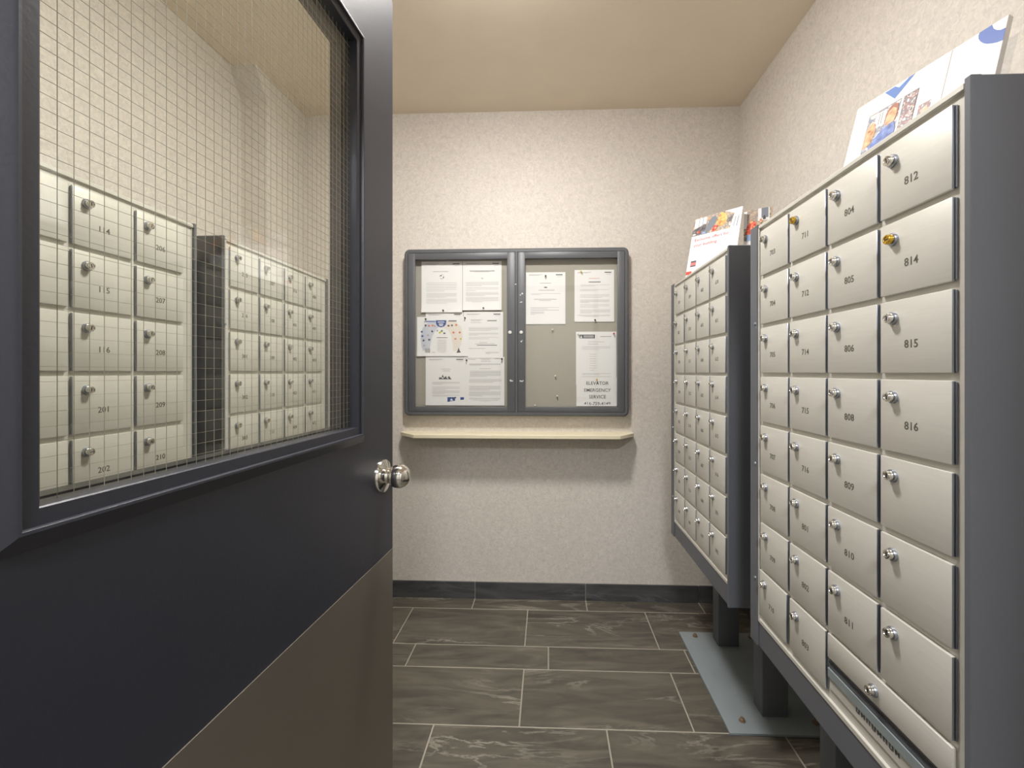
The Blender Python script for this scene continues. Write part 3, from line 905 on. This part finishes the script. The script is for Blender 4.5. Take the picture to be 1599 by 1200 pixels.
PH1 = photo('photo_office', [(96, 84, 78), (190, 176, 160), (120, 128, 150), (226, 220, 210), (150, 120, 104)], 46)
PH2 = photo('photo_shelves', [(70, 66, 66), (200, 198, 196), (150, 96, 88), (110, 110, 118), (228, 226, 222)], 90, 3.1)
FACE = photo('photo_skin', [(150, 90, 56), (222, 160, 116), (236, 188, 146)], 70, 1.7)
SHIRT = photo('photo_blue_shirt', [(56, 74, 136), (92, 116, 182), (150, 166, 206)], 60, 0.4)
flat('logo_tick', [(TB, fr_([(0.335, 0.99), (0.48, 0.862), (0.66, 0.997), (0.595, 0.997), (0.503, 0.954), (0.447, 0.992)]), 0)], o)
flat('print', [
    (DG, fr_(rc(0.205, 0.40, 0.748, 0.825)), 0),
    (PH1, fr_(rc(0.212, 0.40, 0.575, 0.815)), 1),
    (LGY, fr_(rc(0.30, 0.66, 0.42, 0.80)), 2), (DG, fr_(rc(0.345, 0.68, 0.352, 0.79)), 3), (DG, fr_(rc(0.375, 0.68, 0.382, 0.79)), 3),
    (FACE, fr_([(0.215, 0.50), (0.30, 0.52), (0.335, 0.62), (0.32, 0.70), (0.28, 0.735), (0.235, 0.71), (0.215, 0.66)]), 4),
    (BR, fr_([(0.43, 0.66), (0.425, 0.74), (0.45, 0.79), (0.50, 0.81), (0.55, 0.79), (0.565, 0.73), (0.55, 0.64)]), 4),
    (FACE, fr_([(0.445, 0.62), (0.435, 0.70), (0.455, 0.755), (0.50, 0.775), (0.54, 0.75), (0.555, 0.69), (0.535, 0.62), (0.49, 0.59)]), 5),
    (SHIRT, fr_([(0.27, 0.40), (0.30, 0.50), (0.36, 0.565), (0.44, 0.62), (0.54, 0.63), (0.575, 0.56), (0.575, 0.40)]), 6),
    (LGY, fr_(rc(0.575, 0.40, 0.60, 0.82)), 2),
    (PH2, fr_(rc(0.605, 0.40, 0.742, 0.815)), 2),
    (PH2, fr_(rc(0.79, 0.44, 0.91, 0.645)), 0),
    (FACE, fr_([(0.82, 0.50), (0.88, 0.52), (0.895, 0.58), (0.86, 0.61), (0.83, 0.58)]), 1),
], o)
# second: thick folded brochure in a clear acrylic holder
ang = R(14)
e2 = Vector((math.sin(ang), -math.cos(ang), 0))
bl2 = Vector((0.719, 1.146, ZT)) + e2 * 0.2145
tl2 = Vector((0.794, 1.1646, 1.925)) + e2 * 0.2145
o = stand_frame('brochure', 'thick white brochure with a blue curved mark, nearest the camera on the mailboxes', bl2, tl2, 14)
W2, H2 = 0.0925, 0.2765
MB().box(0, W2, 0.0, 0.012, 0, H2, 0.0006).build('sheet', M['paper2'], o)
BLU = ink((92, 116, 184))
flat('print', [
    (BLU, [(W2 * u, H2 * v) for u, v in ((0.50, 0.997), (0.49, 0.975), (0.51, 0.945), (0.56, 0.912), (0.63, 0.88), (0.70, 0.857), (0.80, 0.834), (0.9, 0.816), (0.998, 0.806), (0.998, 0.898), (0.91, 0.905), (0.83, 0.927), (0.76, 0.958), (0.72, 0.997))], 0),
], o)
MB().box(0.0, W2 + 0.012, 0.0135, 0.0155, 0.0, 0.235, 0.0004).box(0.0, W2 + 0.012, -0.003, 0.0135, 0.0, 0.0015, 0.0003)\
    .box(0.0, W2 + 0.012, -0.0035, -0.002, 0.0, 0.03, 0.0003).build('acrylic_holder', M['acrylic'], o)

# far unit: 'Exclusive offers' sheet turned towards the doorway
o = stand_frame('brochure', 'white brochure headed Exclusive offers for your building, on the farther right mailboxes',
                (0.5966, 1.9488, ZT), (0.6558, 2.0041, 1.935), 43)
W3, H3 = 0.2117, 0.286
MB().box(0, W3, 0, 0.0015, 0, H3).build('sheet', M['paper2'], o)


def f3(pts):
    return [(u * W3, v * H3) for u, v in pts]


GR, OG, RD, LG, DK, YE = ink((150, 152, 158)), ink((232, 150, 70)), ink((206, 70, 56)), ink((226, 226, 228)), ink((86, 82, 84)), ink((214, 190, 90))
PH3 = photo('photo_living_room', [(110, 96, 84), (196, 176, 150), (150, 138, 130), (226, 214, 200)], 40, 2.2)
PH4 = photo('photo_furniture', [(58, 56, 60), (104, 100, 104), (150, 140, 134)], 60, 5.0)
OGP = photo('photo_orange_shirt', [(220, 104, 60), (238, 176, 96), (244, 210, 140)], 70, 0.9)
RDP = photo('photo_red_clothes', [(160, 40, 40), (220, 84, 60), (240, 170, 140)], 80, 4.0)
TAN, GYL, SKY = ink((176, 156, 130)), ink((118, 124, 134)), ink((140, 170, 214))
flat('print', [
    (PH3, f3([(0.0, 0.692), (0.80, 0.692), (0.85, 0.93), (0.74, 0.965), (0.66, 0.998), (0.0, 0.998)]), 0),
    (LG, f3([(0.03, 0.82), (0.28, 0.87), (0.28, 0.985), (0.03, 0.985)]), 1),
    (GYL, f3(rc(0.12, 0.83, 0.13, 0.985)), 2), (GYL, f3(rc(0.20, 0.84, 0.21, 0.985)), 2),
    (PH4, f3([(0.0, 0.70), (0.0, 0.79), (0.12, 0.83), (0.24, 0.87), (0.30, 0.84), (0.26, 0.70)]), 2),
    (GYL, f3([(0.20, 0.70), (0.30, 0.80), (0.34, 0.90), (0.40, 0.955), (0.47, 0.96), (0.52, 0.90), (0.46, 0.80), (0.34, 0.70)]), 3),
    (FACE, f3(blob(0.345, 0.935, 0.026, 0.03, 31, 11)), 4),
    (OGP, f3([(0.50, 0.79), (0.51, 0.88), (0.55, 0.95), (0.61, 0.98), (0.68, 0.95), (0.72, 0.87), (0.71, 0.80), (0.62, 0.76)]), 4),
    (YE, f3(blob(0.60, 0.965, 0.034, 0.025, 32, 11)), 5),
    (RDP, f3([(0.42, 0.71), (0.45, 0.79), (0.52, 0.82), (0.56, 0.78), (0.50, 0.70)]), 5),
    (RDP, f3(blob(0.14, 0.745, 0.04, 0.025, 33, 11)), 5), (SKY, f3(blob(0.25, 0.715, 0.05, 0.018, 34, 11)), 5), (LG, f3(blob(0.05, 0.715, 0.045, 0.015, 35, 11)), 5),
    (PH4, f3([(0.70, 0.84), (0.79, 0.88), (0.85, 0.91), (0.80, 0.80), (0.74, 0.79)]), 4),
    (GYL, f3([(0.86, 0.70), (0.87, 0.70), (0.90, 0.86), (0.885, 0.86)]), 1), (GYL, f3([(0.92, 0.70), (0.935, 0.70), (0.955, 0.86), (0.94, 0.86)]), 1),
], o)
for vv, uu in ((0.37, 0.6), (0.41, 0.7)):
    flat('text_line', [(ink((210, 210, 212)), f3(rc(0.06, vv, uu, vv + 0.008)), 0)], o)
flat('logo', [
    (ink((205, 120, 120)), f3(rc(0.07, 0.175, 0.19, 0.268)), 0), (DK, f3(rc(0.07, 0.24, 0.19, 0.268)), 1), (DK, f3(rc(0.07, 0.170, 0.19, 0.19)), 1)], o)
flat('corner_stripe', [(RD, f3(rc(0.0, 0.045, 0.12, 0.10)), 0)], o)
RT = ink((208, 70, 84))
link('lettering', text_mesh('Exclusive offers for', 0.0198, RT, 'LEFT', bold=0.0001), o, (0.016, -0.0006, 0.176))
link('lettering', text_mesh('your building.', 0.0198, RT, 'LEFT', bold=0.0001), o, (0.016, -0.0006, 0.150))
# second brochure beside it
o = stand_frame('brochure', 'brochure with a photo of people in orange, half hidden behind the nearest mailboxes',
                (0.800, 1.846, ZT), (0.819, 1.882, 1.925), 62)
W4, H4 = 0.105, 0.268
MB().box(0, W4, 0, 0.0015, 0, H4).build('sheet', M['paper2'], o)


def f4(pts):
    return [(u * W4, v * H4) for u, v in pts]


flat('print', [
    (PH3, f4([(0.0, 0.50), (1, 0.50), (1, 1), (0, 1)]), 0),
    (LG, f4([(0.5, 0.80), (0.9, 0.80), (0.9, 1.0), (0.5, 1.0)]), 1), (GYL, f4([(0.62, 0.84), (0.86, 0.84), (0.86, 1.0), (0.62, 1.0)]), 2),
    (LG, f4([(0.0, 0.70), (0.12, 0.70), (0.12, 0.98), (0.0, 0.98)]), 1),
    (RDP, f4([(0.06, 0.60), (0.12, 0.74), (0.28, 0.82), (0.45, 0.78), (0.42, 0.60)]), 3),
    (OGP, f4([(0.25, 0.60), (0.35, 0.72), (0.5, 0.72), (0.5, 0.58)]), 4),
    (FACE, f4(blob(0.28, 0.80, 0.06, 0.04, 41)), 5), (FACE, f4(blob(0.60, 0.80, 0.06, 0.04, 42)), 5), (BK, f4(blob(0.72, 0.84, 0.07, 0.04, 43)), 4),
    (OGP, f4(blob(0.74, 0.73, 0.1, 0.06, 44)), 5), (RDP, f4(blob(0.9, 0.68, 0.1, 0.06, 45)), 5),
    (PH4, f4([(0.45, 0.54), (0.8, 0.54), (0.75, 0.66), (0.5, 0.68)]), 4),
    (SKY, f4([(0.05, 0.50), (0.35, 0.50), (0.4, 0.58), (0.1, 0.60)]), 4), (GYL, f4(blob(0.06, 0.53, 0.05, 0.04, 46)), 5),
], o)
